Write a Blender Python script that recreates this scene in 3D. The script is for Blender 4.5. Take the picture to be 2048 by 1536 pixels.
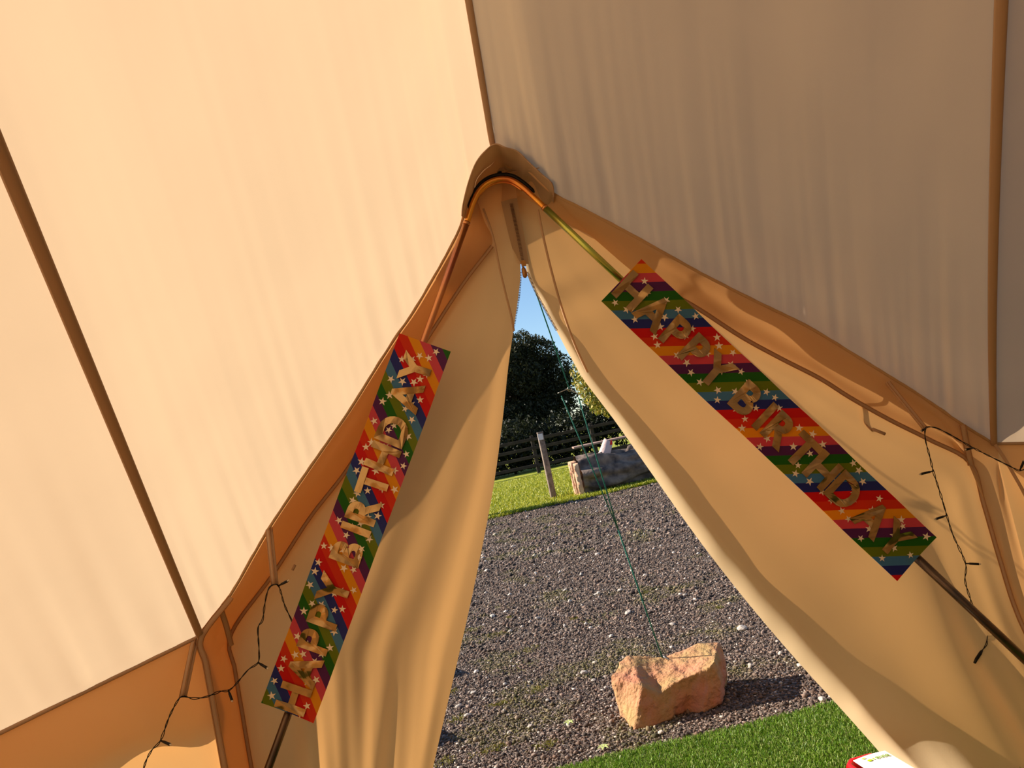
import bpy, bmesh, math, random
import numpy as np
from mathutils import Vector, Matrix, noise
random.seed(7); rng = np.random.default_rng(11)
for o in list(bpy.data.objects): bpy.data.objects.remove(o)
C = bpy.context.scene.collection
scn = bpy.context.scene

# ------------------------------------------------------------------ camera
FPX = 1538.0; ROLL = math.radians(12); PITCH = math.radians(4); CAM_H = 1.2
cF = np.array([0, math.cos(PITCH), math.sin(PITCH)]); R0 = np.array([1., 0, 0]); U0 = np.array([0, -math.sin(PITCH), math.cos(PITCH)])
cR = math.cos(ROLL)*R0 - math.sin(ROLL)*U0; cU = math.sin(ROLL)*R0 + math.cos(ROLL)*U0
CP = np.array([0, 0, CAM_H])
cam = bpy.data.cameras.new('camera'); co = bpy.data.objects.new('camera', cam); C.objects.link(co)
cam.sensor_width = 36; cam.lens = FPX*36/2048; cam.clip_start = .02; cam.clip_end = 500
co.matrix_world = Matrix([[cR[0], cU[0], -cF[0], 0], [cR[1], cU[1], -cF[1], 0], [cR[2], cU[2], -cF[2], CAM_H], [0, 0, 0, 1]])
scn.camera = co

# ------------------------------------------------------------------ sky, sun, exposure
SUN_EL = math.radians(30); SUN_AZ = math.radians(15)      # azimuth measured from -X towards +Y
S = Vector((-math.cos(SUN_EL)*math.cos(SUN_AZ), math.cos(SUN_EL)*math.sin(SUN_AZ), math.sin(SUN_EL)))
w = bpy.data.worlds.new('world'); scn.world = w; w.use_nodes = True
nt = w.node_tree; nt.nodes.clear()
sky = nt.nodes.new('ShaderNodeTexSky'); sky.sky_type = 'NISHITA'; sky.sun_disc = False
sky.sun_elevation = SUN_EL; sky.sun_rotation = math.atan2(S.x, S.y); sky.air_density = 1.0; sky.dust_density = .05; sky.ozone_density = 4.0
bg = nt.nodes.new('ShaderNodeBackground'); bg.inputs[1].default_value = .165
wo = nt.nodes.new('ShaderNodeOutputWorld'); nt.links.new(sky.outputs[0], bg.inputs[0]); nt.links.new(bg.outputs[0], wo.inputs[0])
sun = bpy.data.lights.new('sun', 'SUN'); sun.energy = 11.0; sun.angle = math.radians(.55); sun.color = (1, .9, .76)
so = bpy.data.objects.new('sun', sun); C.objects.link(so); so.rotation_euler = S.to_track_quat('Z', 'Y').to_euler()
scn.view_settings.view_transform = 'Standard'; scn.view_settings.look = 'None'; scn.view_settings.gamma = 1
scn.view_settings.use_curve_mapping = False; scn.view_settings.exposure = 0.0

# ------------------------------------------------------------------ helpers
def at(x, y, Y):                       # photo pixel -> world point on the plane at forward distance Y
    v = cF*FPX + (x-1024)*cR - (y-768)*cU
    return CP + v*(Y/v[1])
def onz(x, y, z=0.):
    v = cF*FPX + (x-1024)*cR - (y-768)*cU
    return CP + v*((z-CAM_H)/v[2])
def pxof(P):
    v = np.array(P)-CP; z = v@cF
    return (1024+FPX*(v@cR)/z, 768-FPX*(v@cU)/z, float(P[1]))
def srgb(r, g, b):
    return tuple(((c/255)/12.92 if c/255 <= .04045 else ((c/255+.055)/1.055)**2.4) for c in (r, g, b)) + (1,)
def link(name, verts, faces, mat, parent=None, smooth=True, loc=None):
    me = bpy.data.meshes.new(name)
    me.from_pydata([tuple(v) for v in verts], [], [tuple(f) for f in faces]); 
    if isinstance(mat, (list, tuple)):
        for m in mat: me.materials.append(m)
    else: me.materials.append(mat)
    if smooth: me.polygons.foreach_set('use_smooth', [True]*len(me.polygons))
    me.update()
    o = bpy.data.objects.new(name, me); C.objects.link(o)
    if parent: par(o, parent)
    return o
def par(o, p):
    o.parent = p
    if p.type == 'EMPTY':
        o.matrix_parent_inverse = Matrix.Translation(-Vector(root_loc(p)))
    return o
def root_loc(p):
    v = Vector(p.location)
    return v
def thing(name, label, cat, loc=(0, 0, 0), group=None):
    o = bpy.data.objects.new(name, None); C.objects.link(o); o.location = [float(c) for c in loc]; o.empty_display_size = .1
    o['label'] = label; o['category'] = cat
    if group: o['group'] = group
    return o
def tag(o, label, cat, group=None):
    o['label'] = label; o['category'] = cat
    if group: o['group'] = group
    return o
def crm(pts, n):                       # resample a polyline through a Catmull-Rom spline, even in length
    P = np.array(pts, float); P = np.vstack([2*P[0]-P[1], P, 2*P[-1]-P[-2]]); out = []
    for i in range(1, len(P)-2):
        for t in np.linspace(0, 1, 12, endpoint=False):
            a, b, c, d = P[i-1:i+3]
            out.append(.5*((2*b)+(-a+c)*t+(2*a-5*b+4*c-d)*t*t+(-a+3*b-3*c+d)*t**3))
    out.append(P[-2]); out = np.array(out)
    L = np.concatenate([[0], np.cumsum(np.linalg.norm(np.diff(out, axis=0), axis=1))])
    s = np.linspace(0, L[-1], n)
    return np.stack([np.interp(s, L, out[:, k]) for k in range(out.shape[1])], 1)
def tube_geo(pts, r, seg=8, caps=True, V=None, Fc=None):
    P = [Vector(p) for p in pts]; V = [] if V is None else V; Fc = [] if Fc is None else Fc; b = len(V)
    rr = r if hasattr(r, '__len__') else [r]*len(P)
    t0 = (P[1]-P[0]).normalized(); ref = Vector((0, 0, 1)) if abs(t0.z) < .9 else Vector((0, 1, 0))
    n = t0.cross(ref).normalized()
    for i, p in enumerate(P):
        t = (P[min(i+1, len(P)-1)]-P[max(i-1, 0)]).normalized()
        n = (n - t*n.dot(t)).normalized(); m = t.cross(n)
        for k in range(seg):
            a = 2*math.pi*k/seg; V.append(p + (n*math.cos(a)+m*math.sin(a))*rr[i])
    for i in range(len(P)-1):
        for k in range(seg):
            k2 = (k+1) % seg; Fc.append((b+i*seg+k, b+i*seg+k2, b+(i+1)*seg+k2, b+(i+1)*seg+k))
    if caps:
        Fc.append(tuple(b+k for k in range(seg))[::-1]); Fc.append(tuple(b+(len(P)-1)*seg+k for k in range(seg)))
    return V, Fc
def tube(name, pts, r, mat, parent=None, seg=8):
    V, Fc = tube_geo(pts, r, seg); return link(name, V, Fc, mat, parent)
def grid(name, G, mat, parent=None):
    n, m = G.shape[:2]; V = G.reshape(-1, 3)
    Fc = [(i*m+j, i*m+j+1, (i+1)*m+j+1, (i+1)*m+j) for i in range(n-1) for j in range(m-1)]
    return link(name, V, Fc, mat, parent)
def box_geo(c, ax, ay, az, V, Fc):     # centre + three half-axis vectors
    c, ax, ay, az = (Vector(q) for q in (c, ax, ay, az)); b = len(V)
    for sx in (-1, 1):
        for sy in (-1, 1):
            for sz in (-1, 1): V.append(c+ax*sx+ay*sy+az*sz)
    for f in ((0,1,3,2),(4,6,7,5),(0,4,5,1),(2,3,7,6),(0,2,6,4),(1,5,7,3)): Fc.append(tuple(b+i for i in f))
def bbox(name, c, h, mat, parent=None, rz=0, bev=.004):
    bm = bmesh.new(); bmesh.ops.create_cube(bm, size=2)
    bmesh.ops.scale(bm, vec=h, verts=bm.verts)
    if bev: bmesh.ops.bevel(bm, geom=bm.edges[:], offset=bev, segments=1, affect='EDGES')
    bmesh.ops.rotate(bm, verts=bm.verts, cent=(0,0,0), matrix=Matrix.Rotation(rz, 3, 'Z')); bmesh.ops.translate(bm, verts=bm.verts, vec=c)
    me = bpy.data.meshes.new(name); bm.to_mesh(me); bm.free(); me.materials.append(mat)
    o = bpy.data.objects.new(name, me); C.objects.link(o)
    if parent: par(o, parent)
    return o
def nz(x, y, z=0., s=1.): return noise.noise(Vector((x*s, y*s, z*s)))

# ------------------------------------------------------------------ materials
def newmat(name):
    m = bpy.data.materials.new(name); m.use_nodes = True; n = m.node_tree; n.nodes.clear()
    out = n.nodes.new('ShaderNodeOutputMaterial'); return m, n, out
def principled(name, col, rough=.7, metal=0., bump=0., bscale=50., var=0., vscale=8., vcol=None, detail=4, attr=None):
    m, n, out = newmat(name); b = n.nodes.new('ShaderNodeBsdfPrincipled')
    b.inputs['Base Color'].default_value = col; b.inputs['Roughness'].default_value = rough; b.inputs['Metallic'].default_value = metal
    b.inputs['Specular IOR Level'].default_value = .3
    n.links.new(b.outputs[0], out.inputs[0]); tc = n.nodes.new('ShaderNodeTexCoord')
    src = None
    if attr:
        a = n.nodes.new('ShaderNodeAttribute'); a.attribute_name = attr; src = a.outputs['Color']
    if var or vcol:
        t = n.nodes.new('ShaderNodeTexNoise'); t.inputs['Scale'].default_value = vscale; t.inputs['Detail'].default_value = detail
        n.links.new(tc.outputs['Object'], t.inputs['Vector'])
        r = n.nodes.new('ShaderNodeValToRGB'); r.color_ramp.elements[0].position = .35; r.color_ramp.elements[1].position = .65
        r.color_ramp.elements[0].color = col; r.color_ramp.elements[1].color = vcol or tuple(min(1, c*(1+var)) for c in col[:3])+(1,)
        n.links.new(t.outputs['Fac'], r.inputs[0]); src = r.outputs[0]
    if src: n.links.new(src, b.inputs['Base Color'])
    if bump:
        t2 = n.nodes.new('ShaderNodeTexNoise'); t2.inputs['Scale'].default_value = bscale; t2.inputs['Detail'].default_value = 5
        n.links.new(tc.outputs['Object'], t2.inputs['Vector'])
        bp = n.nodes.new('ShaderNodeBump'); bp.inputs['Strength'].default_value = bump; bp.inputs['Distance'].default_value = .02
        n.links.new(t2.outputs['Fac'], bp.inputs['Height']); n.links.new(bp.outputs[0], b.inputs['Normal'])
    return m
def canvas(name, refl, trans, fac=.5):
    m, n, out = newmat(name)
    d = n.nodes.new('ShaderNodeBsdfDiffuse'); t = n.nodes.new('ShaderNodeBsdfTranslucent'); mx = n.nodes.new('ShaderNodeMixShader'); mx.inputs[0].default_value = fac
    tc = n.nodes.new('ShaderNodeTexCoord')
    ns = n.nodes.new('ShaderNodeTexNoise'); ns.inputs['Scale'].default_value = 3.; ns.inputs['Detail'].default_value = 6
    n.links.new(tc.outputs['Object'], ns.inputs['Vector'])
    for bs, col in ((d, refl), (t, trans)):
        r = n.nodes.new('ShaderNodeValToRGB'); r.color_ramp.elements[0].position = .3; r.color_ramp.elements[1].position = .7
        r.color_ramp.elements[0].color = tuple(c*.95 for c in col[:3])+(1,); r.color_ramp.elements[1].color = col
        n.links.new(ns.outputs['Fac'], r.inputs[0]); n.links.new(r.outputs[0], bs.inputs['Color'])
    wv = n.nodes.new('ShaderNodeTexNoise'); wv.inputs['Scale'].default_value = 260; wv.inputs['Detail'].default_value = 2
    n.links.new(tc.outputs['Object'], wv.inputs['Vector'])
    bp = n.nodes.new('ShaderNodeBump'); bp.inputs['Strength'].default_value = .12; bp.inputs['Distance'].default_value = .001
    n.links.new(wv.outputs['Fac'], bp.inputs['Height']); n.links.new(bp.outputs[0], d.inputs['Normal'])
    n.links.new(d.outputs[0], mx.inputs[1]); n.links.new(t.outputs[0], mx.inputs[2]); n.links.new(mx.outputs[0], out.inputs[0])
    return m
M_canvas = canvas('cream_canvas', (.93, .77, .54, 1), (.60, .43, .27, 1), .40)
M_wall = canvas('warm_lit_canvas', (.88, .68, .42, 1), (.62, .32, .108, 1), .355)  # same cloth as the roof, with warm interior light put into its colour
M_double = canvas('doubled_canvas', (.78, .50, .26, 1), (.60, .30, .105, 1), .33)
M_tape = canvas('seam_tape', (.64, .43, .28, 1), (.45, .25, .12, 1), .3)
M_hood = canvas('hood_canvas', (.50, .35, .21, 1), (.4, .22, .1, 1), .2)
M_thread = principled('stitching', srgb(176, 122, 78), .9)
M_web = canvas('webbing', (.70, .48, .30, 1), (.6, .34, .16, 1), .35)
M_zip = principled('zip_teeth', srgb(105, 75, 50), .5)
M_zmet = principled('zip_metal', srgb(165, 120, 70), .45, .6)
M_black = principled('black_cable', srgb(14, 12, 12), .45)
M_bulb = principled('clear_tip', (.6, .5, .38, 1), .15)
M_white = principled('white_paint', srgb(215, 205, 198), .7)
M_rope = principled('green_rope', srgb(20, 105, 92), .6, bump=.3, bscale=300)
M_steel = principled('galvanised_plate', srgb(190, 185, 170), .3, .9)
M_red = principled('red_plastic', srgb(215, 8, 14), .35)
M_paper = principled('leaflet_paper', srgb(232, 232, 228), .6)
M_lime = principled('lime_print', srgb(165, 195, 20), .6)
M_gprint = principled('green_print', srgb(120, 155, 40), .6)
M_star = principled('star_print', srgb(235, 215, 190), .6)
M_wood = principled('weathered_wood', srgb(105, 88, 78), .85, bump=.5, bscale=30, vcol=srgb(140, 122, 108), vscale=12)
M_fence = principled('shaded_fence_wood', srgb(48, 39, 35), .85, bump=.4, bscale=20, vcol=srgb(62, 51, 45), vscale=5)  # colour darkened to stand in for tree shade on the fence
M_bark = principled('bark', srgb(60, 48, 40), .95, bump=1., bscale=14)
M_gold, n, out = newmat('gold_foil')
b = n.nodes.new('ShaderNodeBsdfPrincipled'); b.inputs['Base Color'].default_value = (.46, .30, .13, 1); b.inputs['Metallic'].default_value = .92; b.inputs['Roughness'].default_value = .16
tc = n.nodes.new('ShaderNodeTexCoord'); t = n.nodes.new('ShaderNodeTexNoise'); t.inputs['Scale'].default_value = 8; t.inputs['Detail'].default_value = 2
bp = n.nodes.new('ShaderNodeBump'); bp.inputs['Strength'].default_value = 1.; bp.inputs['Distance'].default_value = .045
n.links.new(tc.outputs['Object'], t.inputs['Vector']); n.links.new(t.outputs['Fac'], bp.inputs['Height']); n.links.new(bp.outputs[0], b.inputs['Normal']); n.links.new(b.outputs[0], out.inputs[0])
# yellow-passivated steel: iridescent drift from copper to gold to green along the tube
def zinc(name, cols, scale=6.):
    m, n, out = newmat(name); b = n.nodes.new('ShaderNodeBsdfPrincipled'); b.inputs['Metallic'].default_value = .9; b.inputs['Roughness'].default_value = .28
    tc = n.nodes.new('ShaderNodeTexCoord'); t = n.nodes.new('ShaderNodeTexNoise'); t.inputs['Scale'].default_value = scale; t.inputs['Detail'].default_value = 2
    r = n.nodes.new('ShaderNodeValToRGB'); r.color_ramp.elements[0].position = .3; r.color_ramp.elements[1].position = .7
    r.color_ramp.elements[0].color = cols[0]; r.color_ramp.elements[1].color = cols[-1]
    if len(cols) > 2: e = r.color_ramp.elements.new(.5); e.color = cols[1]
    n.links.new(tc.outputs['Object'], t.inputs['Vector']); n.links.new(t.outputs['Fac'], r.inputs[0]); n.links.new(r.outputs[0], b.inputs['Base Color']); n.links.new(b.outputs[0], out.inputs[0])
    return m
M_bow = zinc('copper_zinc', [(.75, .22, .05, 1), (.85, .42, .06, 1), (.6, .16, .06, 1)])
M_legL = zinc('bronze_zinc', [(.72, .36, .12, 1), (.6, .26, .12, 1), (.5, .2, .14, 1)])
M_legG = zinc('green_zinc', [(.62, .66, .10, 1), (.45, .6, .14, 1), (.65, .5, .1, 1)], 9)
M_legR = zinc('brown_zinc', [(.40, .24, .13, 1), (.26, .15, .09, 1)])
M_legD = zinc('dark_zinc', [(.16, .10, .06, 1), (.07, .055, .045, 1)], 12)

# ------------------------------------------------------------------ TENT
tent = thing('bell_tent', 'cream canvas bell tent seen from inside, its zipped door flaps hanging open', 'tent', (0.06, -.9, 0))
PEAK = np.array([.06, -.9, 2.95])
def pxl(L): return [(x, y) for x, y, *_ in L]
EL = [(400,1271,2.13),(460,1190,2.14),(540,1052,2.15),(640,905,2.165),(700,818,2.175),(751,736,2.19),(790,675,2.205),(825,625,2.215),(868,552,2.225),(898,498,2.23),(920,452,2.235),(932,405,2.23),(950,350,2.21),(985,290,2.2)]
ER = [(985,290,2.2),(1050,335,2.2),(1105,385,2.21),(1180,425,2.23),(1280,478,2.26),(1400,545,2.30),(1500,596,2.33),(1620,655,2.37),(1730,722,2.41),(1840,790,2.45),(1920,845,2.48),(1988,887,2.5)]
EL3 = np.array([at(*p) for p in EL]); ER3 = np.array([at(*p) for p in ER])
L0, R_0 = EL3[0], ER3[-1]
L1 = np.array([-2.03, 1.2, .64]); 
r1a = onz(2048, 886, .845); R1 = R_0 + (r1a-R_0)/np.linalg.norm((r1a-R_0)[:2])*1.25
ring = [L0, L1]
# the rest of the eaves circle, behind the camera
a0 = math.atan2(L1[0]-PEAK[0], L1[1]-PEAK[1]); a1 = math.atan2(R1[0]-PEAK[0], R1[1]-PEAK[1])
tot = 2*math.pi-(a1-a0); nb = 8
rad0 = np.linalg.norm((L1-PEAK)[:2]); rad1 = np.linalg.norm((R1-PEAK)[:2])
for i in range(1, nb):
    t = i/nb; a = a0-tot*t; rr = rad0*(1-t)+rad1*t
    ring.append(np.array([PEAK[0]+rr*math.sin(a), PEAK[1]+rr*math.cos(a), .66]))
ring += [R1, R_0]
FA = EL3[-1]
def seam_sag(c):
    return np.array([0, 0, 0.])
sagR = np.array([-.06, .0, .0])
def roof(edge, sagA, sagB, nu, nv, seed, gather=1., name='roof_panel', cons=None):
    E = crm(edge, nu); vv = np.linspace(0, 1, nv)**1.15
    up = np.cross(E[-1]-E[0], PEAK-E[0]); up /= np.linalg.norm(up); up = up if up[2] > 0 else -up
    G = np.zeros((nv, nu, 3)); Ltot = np.linalg.norm(E[-1]-E[0])
    for i, v in enumerate(vv):
        for j in range(nu):
            u = j/(nu-1); s = 4*v*(1-v)
            p = E[j]*(1-v)+PEAK*v + (sagA*(1-u)+sagB*u)*s
            side = min(1, 14*u*(1-v)+.0, 14*(1-u)*(1-v)+.0)
            sl = u*Ltot
            d = -.012*s*4*u*(1-u)                           # gentle inward belly
            g = math.exp(-v*(7 if seed < 2 else 10))*min(1, v*60)
            d += gather*.0095*g*(nz(sl*13+seed, v*2.2, seed)*1.2+nz(sl*31+seed*3, v*3, seed))
            ed = min(1, v*9); d += .012*ed*side*nz(sl*2.3*(1-v*.6)+seed, v*3.2, seed*1.7)
            d += .0036*ed*side*nz(sl*(1-v)*8+v*5+seed, v*1.3+sl, seed*.7)
            G[i, j] = p + up*d*1.0
    return grid(name, G, M_canvas, tent)
Z3 = np.zeros(3)
roof(EL3, Z3, Z3, 170, 120, 1.3)
roof(ER3, Z3, sagR, 170, 120, 4.1)
def lerp3(a, b, n, sag=0): return [a*(1-t)+b*t+np.array([0, 0, -sag*4*t*(1-t)]) for t in np.linspace(0, 1, n)]
for i in range(len(ring)-1):
    near = i in (0, len(ring)-2); a, c = ring[i], ring[i+1]
    o = roof(lerp3(c, a, 5, .0), sagR if i == len(ring)-2 else Z3, Z3, 90 if near else 14, 70 if near else 12, 7.7+i, 1. if i == 0 else .15)
    if i == len(ring)-2:
        o2 = o
# right outer panel follows the sagging seam as well
def seam(corner, sag, r=.010, name='roof_seam'):
    pts = []; 
    for t in np.linspace(0, .995, 30):
        p = corner*(1-t)+PEAK*t + sag*4*t*(1-t); pts.append(p)
    return pts
def ribbon(name, pts, width, mat, parent, thick=.0012, off=.006, toward=None, flat=None):
    """a flat tape lying just inside the cloth; it faces the middle of the tent"""
    V = []; Fc = []; P = [Vector(p) for p in pts]; mid = Vector((0, 0, 1.2)) if toward is None else Vector(toward)
    for i, p in enumerate(P):
        t = (P[min(i+1, len(P)-1)]-P[max(i-1, 0)]).normalized(); vd = (mid-p).normalized(); s = t.cross(vd).normalized(); n_ = s.cross(t).normalized()
        if n_.dot(vd) < 0: n_ = -n_
        c = p+n_*off; h = width/2
        for a, b_ in ((-h, 0), (-h*.72, thick*1.6), (h*.72, thick*1.6), (h, 0), (h*.6, -thick), (-h*.6, -thick)): V.append(c+s*a+n_*b_)
    for i in range(len(P)-1):
        for k in range(6):
            k2 = (k+1) % 6; Fc.append((i*6+k, i*6+k2, (i+1)*6+k2, (i+1)*6+k))
    return link(name, V, Fc, mat, parent)
sL = seam(L0, Z3); sR = seam(R_0, sagR); sC = seam(FA, Z3)
for pts, wd in ((sL, .020), (sC, .018), (sR, .019)):
    ribbon('seam_tape', pts, wd, M_tape, tent, .002, .006)
    for sgn in (-1, 1):
        P = [Vector(p) for p in pts]; q = []
        for i, p in enumerate(P):
            t = (P[min(i+1, len(P)-1)]-P[max(i-1, 0)]).normalized(); vd = (Vector((0, 0, 1.2))-p).normalized(); s = t.cross(vd).normalized()
            q.append(p+s*sgn*wd*.30+vd*.0095)
        tube('stitch_line', q, .0011, M_thread, tent, 5)
for k in range(1, len(ring)-1): ribbon('seam_tape', [ring[k]*(1-t)+PEAK*t for t in np.linspace(0, .99, 8)], .03, M_tape, tent)

# door wall sheets: pairs of pixel curves at real depth
SL = [(950,392,2.30),(968,440,2.31),(984,492,2.31),(930,562,2.305),(872,650,2.30),(800,765,2.30),(700,930,2.30),(620,1035,2.295),(545,1150,2.29),(462,1268,2.285),(470,1340,2.285),(485,1430,2.285),(503,1536,2.285),(530,1680,2.285),(560,1860,2.29)]
FL = [(1010,352,2.32),(1022,400,2.315),(1034,460,2.315),(1041,540,2.315),(1037,590,2.315),(1027,660,2.30),(1017,730,2.30),(1004,850,2.30),(985,985,2.30),(950,1165,2.30),(920,1300,2.30),(890,1430,2.30),(866,1536,2.30),(835,1680,2.30),(800,1860,2.30)]
FR = [(1010,352,2.33),(1026,400,2.34),(1042,460,2.34),(1054,545,2.35),(1072,585,2.36),(1092,622,2.35),(1115,665,2.36),(1140,712,2.36),(1166,757,2.36),(1198,800,2.36),(1232,845,2.36),(1300,942,2.36),(1400,1083,2.35),(1500,1211,2.335),(1600,1328,2.30),(1695,1432,2.26),(1790,1540,2.205),(1900,1670,2.08),(2020,1820,1.9)]
SR = [(1050,362,2.31),(1100,400,2.32),(1180,470,2.34),(1290,562,2.36),(1384,610,2.38),(1480,672,2.40),(1560,716,2.42),(1640,757,2.44),(1700,795,2.46),(1780,840,2.48),(1860,880,2.50),(1940,925,2.51),(1968,1010,2.50),(2000,1120,2.47),(2040,1240,2.41),(2120,1400,2.30),(2230,1650,2.08)]
def reseg(Lc, n): return crm([(x, y, Y*400) for x, y, Y in Lc], n)/np.array([1, 1, 400])
def sheet(name, A, B, nu, nv, disp, mat, uexp=1.):
    a, c = reseg(A, nv), reseg(B, nv); G = np.zeros((nv, nu, 3))
    for i in range(nv):
        for j in range(nu):
            u = j/(nu-1); q = a[i]*(1-u)+c[i]*u; v = i/(nv-1)
            p = at(q[0], q[1], q[2]+disp(u, v, q)); p[2] = max(p[2], .004); G[i, j] = p
    return grid(name, G, mat, tent)
def sm(x): x = max(0, min(1, x)); return x*x*(3-2*x)
def dL(u, v, q):
    e = 4*u*(1-u); k = sm((v-.25)/.5)
    d = .011*k*e*math.sin(u*13+v*1.2-.6) + .006*k*min(1, 4*e)*math.sin(u*27+v*2.5) + .014*sm(v*2)*e*nz(u*5+v*.5, v*1.4, 3.)
    d += .007*sm((v-.45)*3)*min(1, 4*e)*nz(u*15-v*4, v*3, 9.)
    return d + .012*sm((u-.86)/.14)*sm(v*1.6)
def dR(u, v, q):                        # u=0 free edge, u=1 stitched seam
    e = 4*u*(1-u); k = sm((v-.15)/.4)
    wdt = .05 + .07*v
    d = (.030+.04*v)*sm(v*2.6)*max(0, 1-u/wdt)**1.6                  # the free edge curls outwards
    d += -.008*k*math.exp(-((u-.27)/.18)**2) + .006*k*math.exp(-((u-.52)/.16)**2)
    d += .010*k*e*math.sin(u*11.0+v*1.5) + .014*sm(v*2)*e*nz(u*4, v*2, 5.)
    d += -.012*sm((v-.35)*3)*math.exp(-((u-.80+.1*v)/.055)**2) + .008*k*math.exp(-((u-.9)/.04)**2)
    d += .004*k*max(0, 1-u/.15)*nz(u*9, v*22, 2.)
    return d
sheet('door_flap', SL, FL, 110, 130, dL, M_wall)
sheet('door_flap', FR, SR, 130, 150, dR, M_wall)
def ext(Lc): return Lc
ELd = EL[::-1][2:] + [pxof(L0*(1-t)+np.array([L0[0], L0[1], 0])*t) for t in (.08, .2, .35, .5, .65, .8, 1)]
ERd = ER[2:] + [pxof(R_0*(1-t)+np.array([R_0[0], R_0[1], 0])*t) for t in (.08, .2, .35, .5, .65, .8, 1)]
ERd = [(1010,330,2.24),(1060,352,2.24)]+ERd
ELd = [(955,352,2.27)] + ELd
def dG(u, v, q): return .006*math.sin(u*7+v*6)*4*u*(1-u)*sm(v*3)+.012*4*u*(1-u)*nz(u*2, v*7, 1.)
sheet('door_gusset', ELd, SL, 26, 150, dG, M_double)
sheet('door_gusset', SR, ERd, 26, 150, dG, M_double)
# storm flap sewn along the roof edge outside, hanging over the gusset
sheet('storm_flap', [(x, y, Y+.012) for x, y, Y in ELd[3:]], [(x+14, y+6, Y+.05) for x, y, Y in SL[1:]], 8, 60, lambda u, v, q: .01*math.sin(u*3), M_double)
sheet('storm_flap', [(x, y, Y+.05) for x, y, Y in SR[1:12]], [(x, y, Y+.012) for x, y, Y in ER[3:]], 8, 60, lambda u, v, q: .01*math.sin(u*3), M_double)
# low side walls
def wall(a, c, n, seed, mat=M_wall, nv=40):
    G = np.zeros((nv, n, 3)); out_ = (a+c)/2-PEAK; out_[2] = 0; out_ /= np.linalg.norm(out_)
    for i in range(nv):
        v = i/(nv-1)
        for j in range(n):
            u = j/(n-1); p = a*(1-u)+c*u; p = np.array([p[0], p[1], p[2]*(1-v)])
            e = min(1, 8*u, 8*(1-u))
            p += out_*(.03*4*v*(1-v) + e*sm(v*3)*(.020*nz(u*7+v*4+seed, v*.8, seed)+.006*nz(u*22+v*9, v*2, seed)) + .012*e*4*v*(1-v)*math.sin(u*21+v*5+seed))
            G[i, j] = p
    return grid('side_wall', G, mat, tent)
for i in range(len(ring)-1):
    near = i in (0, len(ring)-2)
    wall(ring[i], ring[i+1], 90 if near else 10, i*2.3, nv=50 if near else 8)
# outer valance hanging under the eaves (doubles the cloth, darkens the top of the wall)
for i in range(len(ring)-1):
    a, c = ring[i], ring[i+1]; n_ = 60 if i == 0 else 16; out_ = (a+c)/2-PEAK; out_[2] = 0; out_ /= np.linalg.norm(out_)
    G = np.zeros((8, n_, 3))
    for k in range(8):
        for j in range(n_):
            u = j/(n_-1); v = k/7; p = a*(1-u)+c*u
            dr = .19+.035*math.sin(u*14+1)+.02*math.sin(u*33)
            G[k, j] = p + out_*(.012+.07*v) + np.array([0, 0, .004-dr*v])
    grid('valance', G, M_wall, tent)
# eave hem and edge hems
def hemline(name, pts, r, mat=M_thread): return tube(name, pts, r, mat, tent, 6)
for i in (0, len(ring)-2): ribbon('eave_hem', lerp3(ring[i], ring[i+1], 12), .012, M_tape, tent, .002, .004)
ribbon('roof_hem', crm(EL3[:11], 60), .010, M_double, tent, .002, .003); ribbon('roof_hem', crm(ER3[2:], 60), .010, M_double, tent, .002, .003)
# rope sewn into the roof edge where it meets the door wall
tube('edge_piping', crm(EL3, 120)+np.array([0, -.002, 0]), .0055, M_double, tent, 8); tube('edge_piping', crm(ER3, 120)+np.array([0, -.002, 0]), .0055, M_double, tent, 8)
# stitched seams of the door wall: two raised lines each
def dline(Lc, off, name='seam_band', wd=.016, mat=M_web, n=90, dy=-.012, lines=True):
    q = reseg(Lc, n); P = [at(x, y, Y+dy) for x, y, Y in q]; P = [p for p in P if p[2] > .01]
    ribbon(name, P, wd, mat, tent, .0015, .002)
    if lines:
        Pv = [Vector(p) for p in P]
        for sg in (-1, 1):
            qq = []
            for i, p in enumerate(Pv):
                t = (Pv[min(i+1, len(Pv)-1)]-Pv[max(i-1, 0)]).normalized(); vd = (Vector((0, 0, 1.2))-p).normalized()
                qq.append(p+t.cross(vd).normalized()*sg*wd*.38+vd*.006)
            tube('stitch_line', qq, .0010, M_thread, tent, 5)
dline(SL[2:], 0, wd=.012); dline(SR[3:], 0, wd=.014)
dline([(967,418,2.30),(985,470,2.29),(1000,540,2.29),(1012,590,2.30),(1022,630,2.31),(1028,662,2.32)], 0, wd=.006, lines=False, dy=-.02)
dline([(1076,420,2.27),(1088,480,2.27),(1105,550,2.29),(1125,620,2.32),(1150,690,2.34),(1175,745,2.35)], 0, wd=.007, lines=False, dy=-.02)
dline([(x+2, y+4, Y) for x, y, Y in ELd[-9:]], 0, wd=.018)
dline([(440,1215,2.15),(452,1250,2.20),(462,1290,2.25)], 0, wd=.016, dy=-.015)
dline([(1925,850,2.47),(1933,890,2.49),(1942,930,2.51)], 0, wd=.020, dy=-.015)
dline([(1990,889,2.49),(2008,915,2.49),(2027,948,2.49),(2055,1000,2.49),(2110,1120,2.49)], 0, wd=.010, dy=-.01, lines=False)
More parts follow.
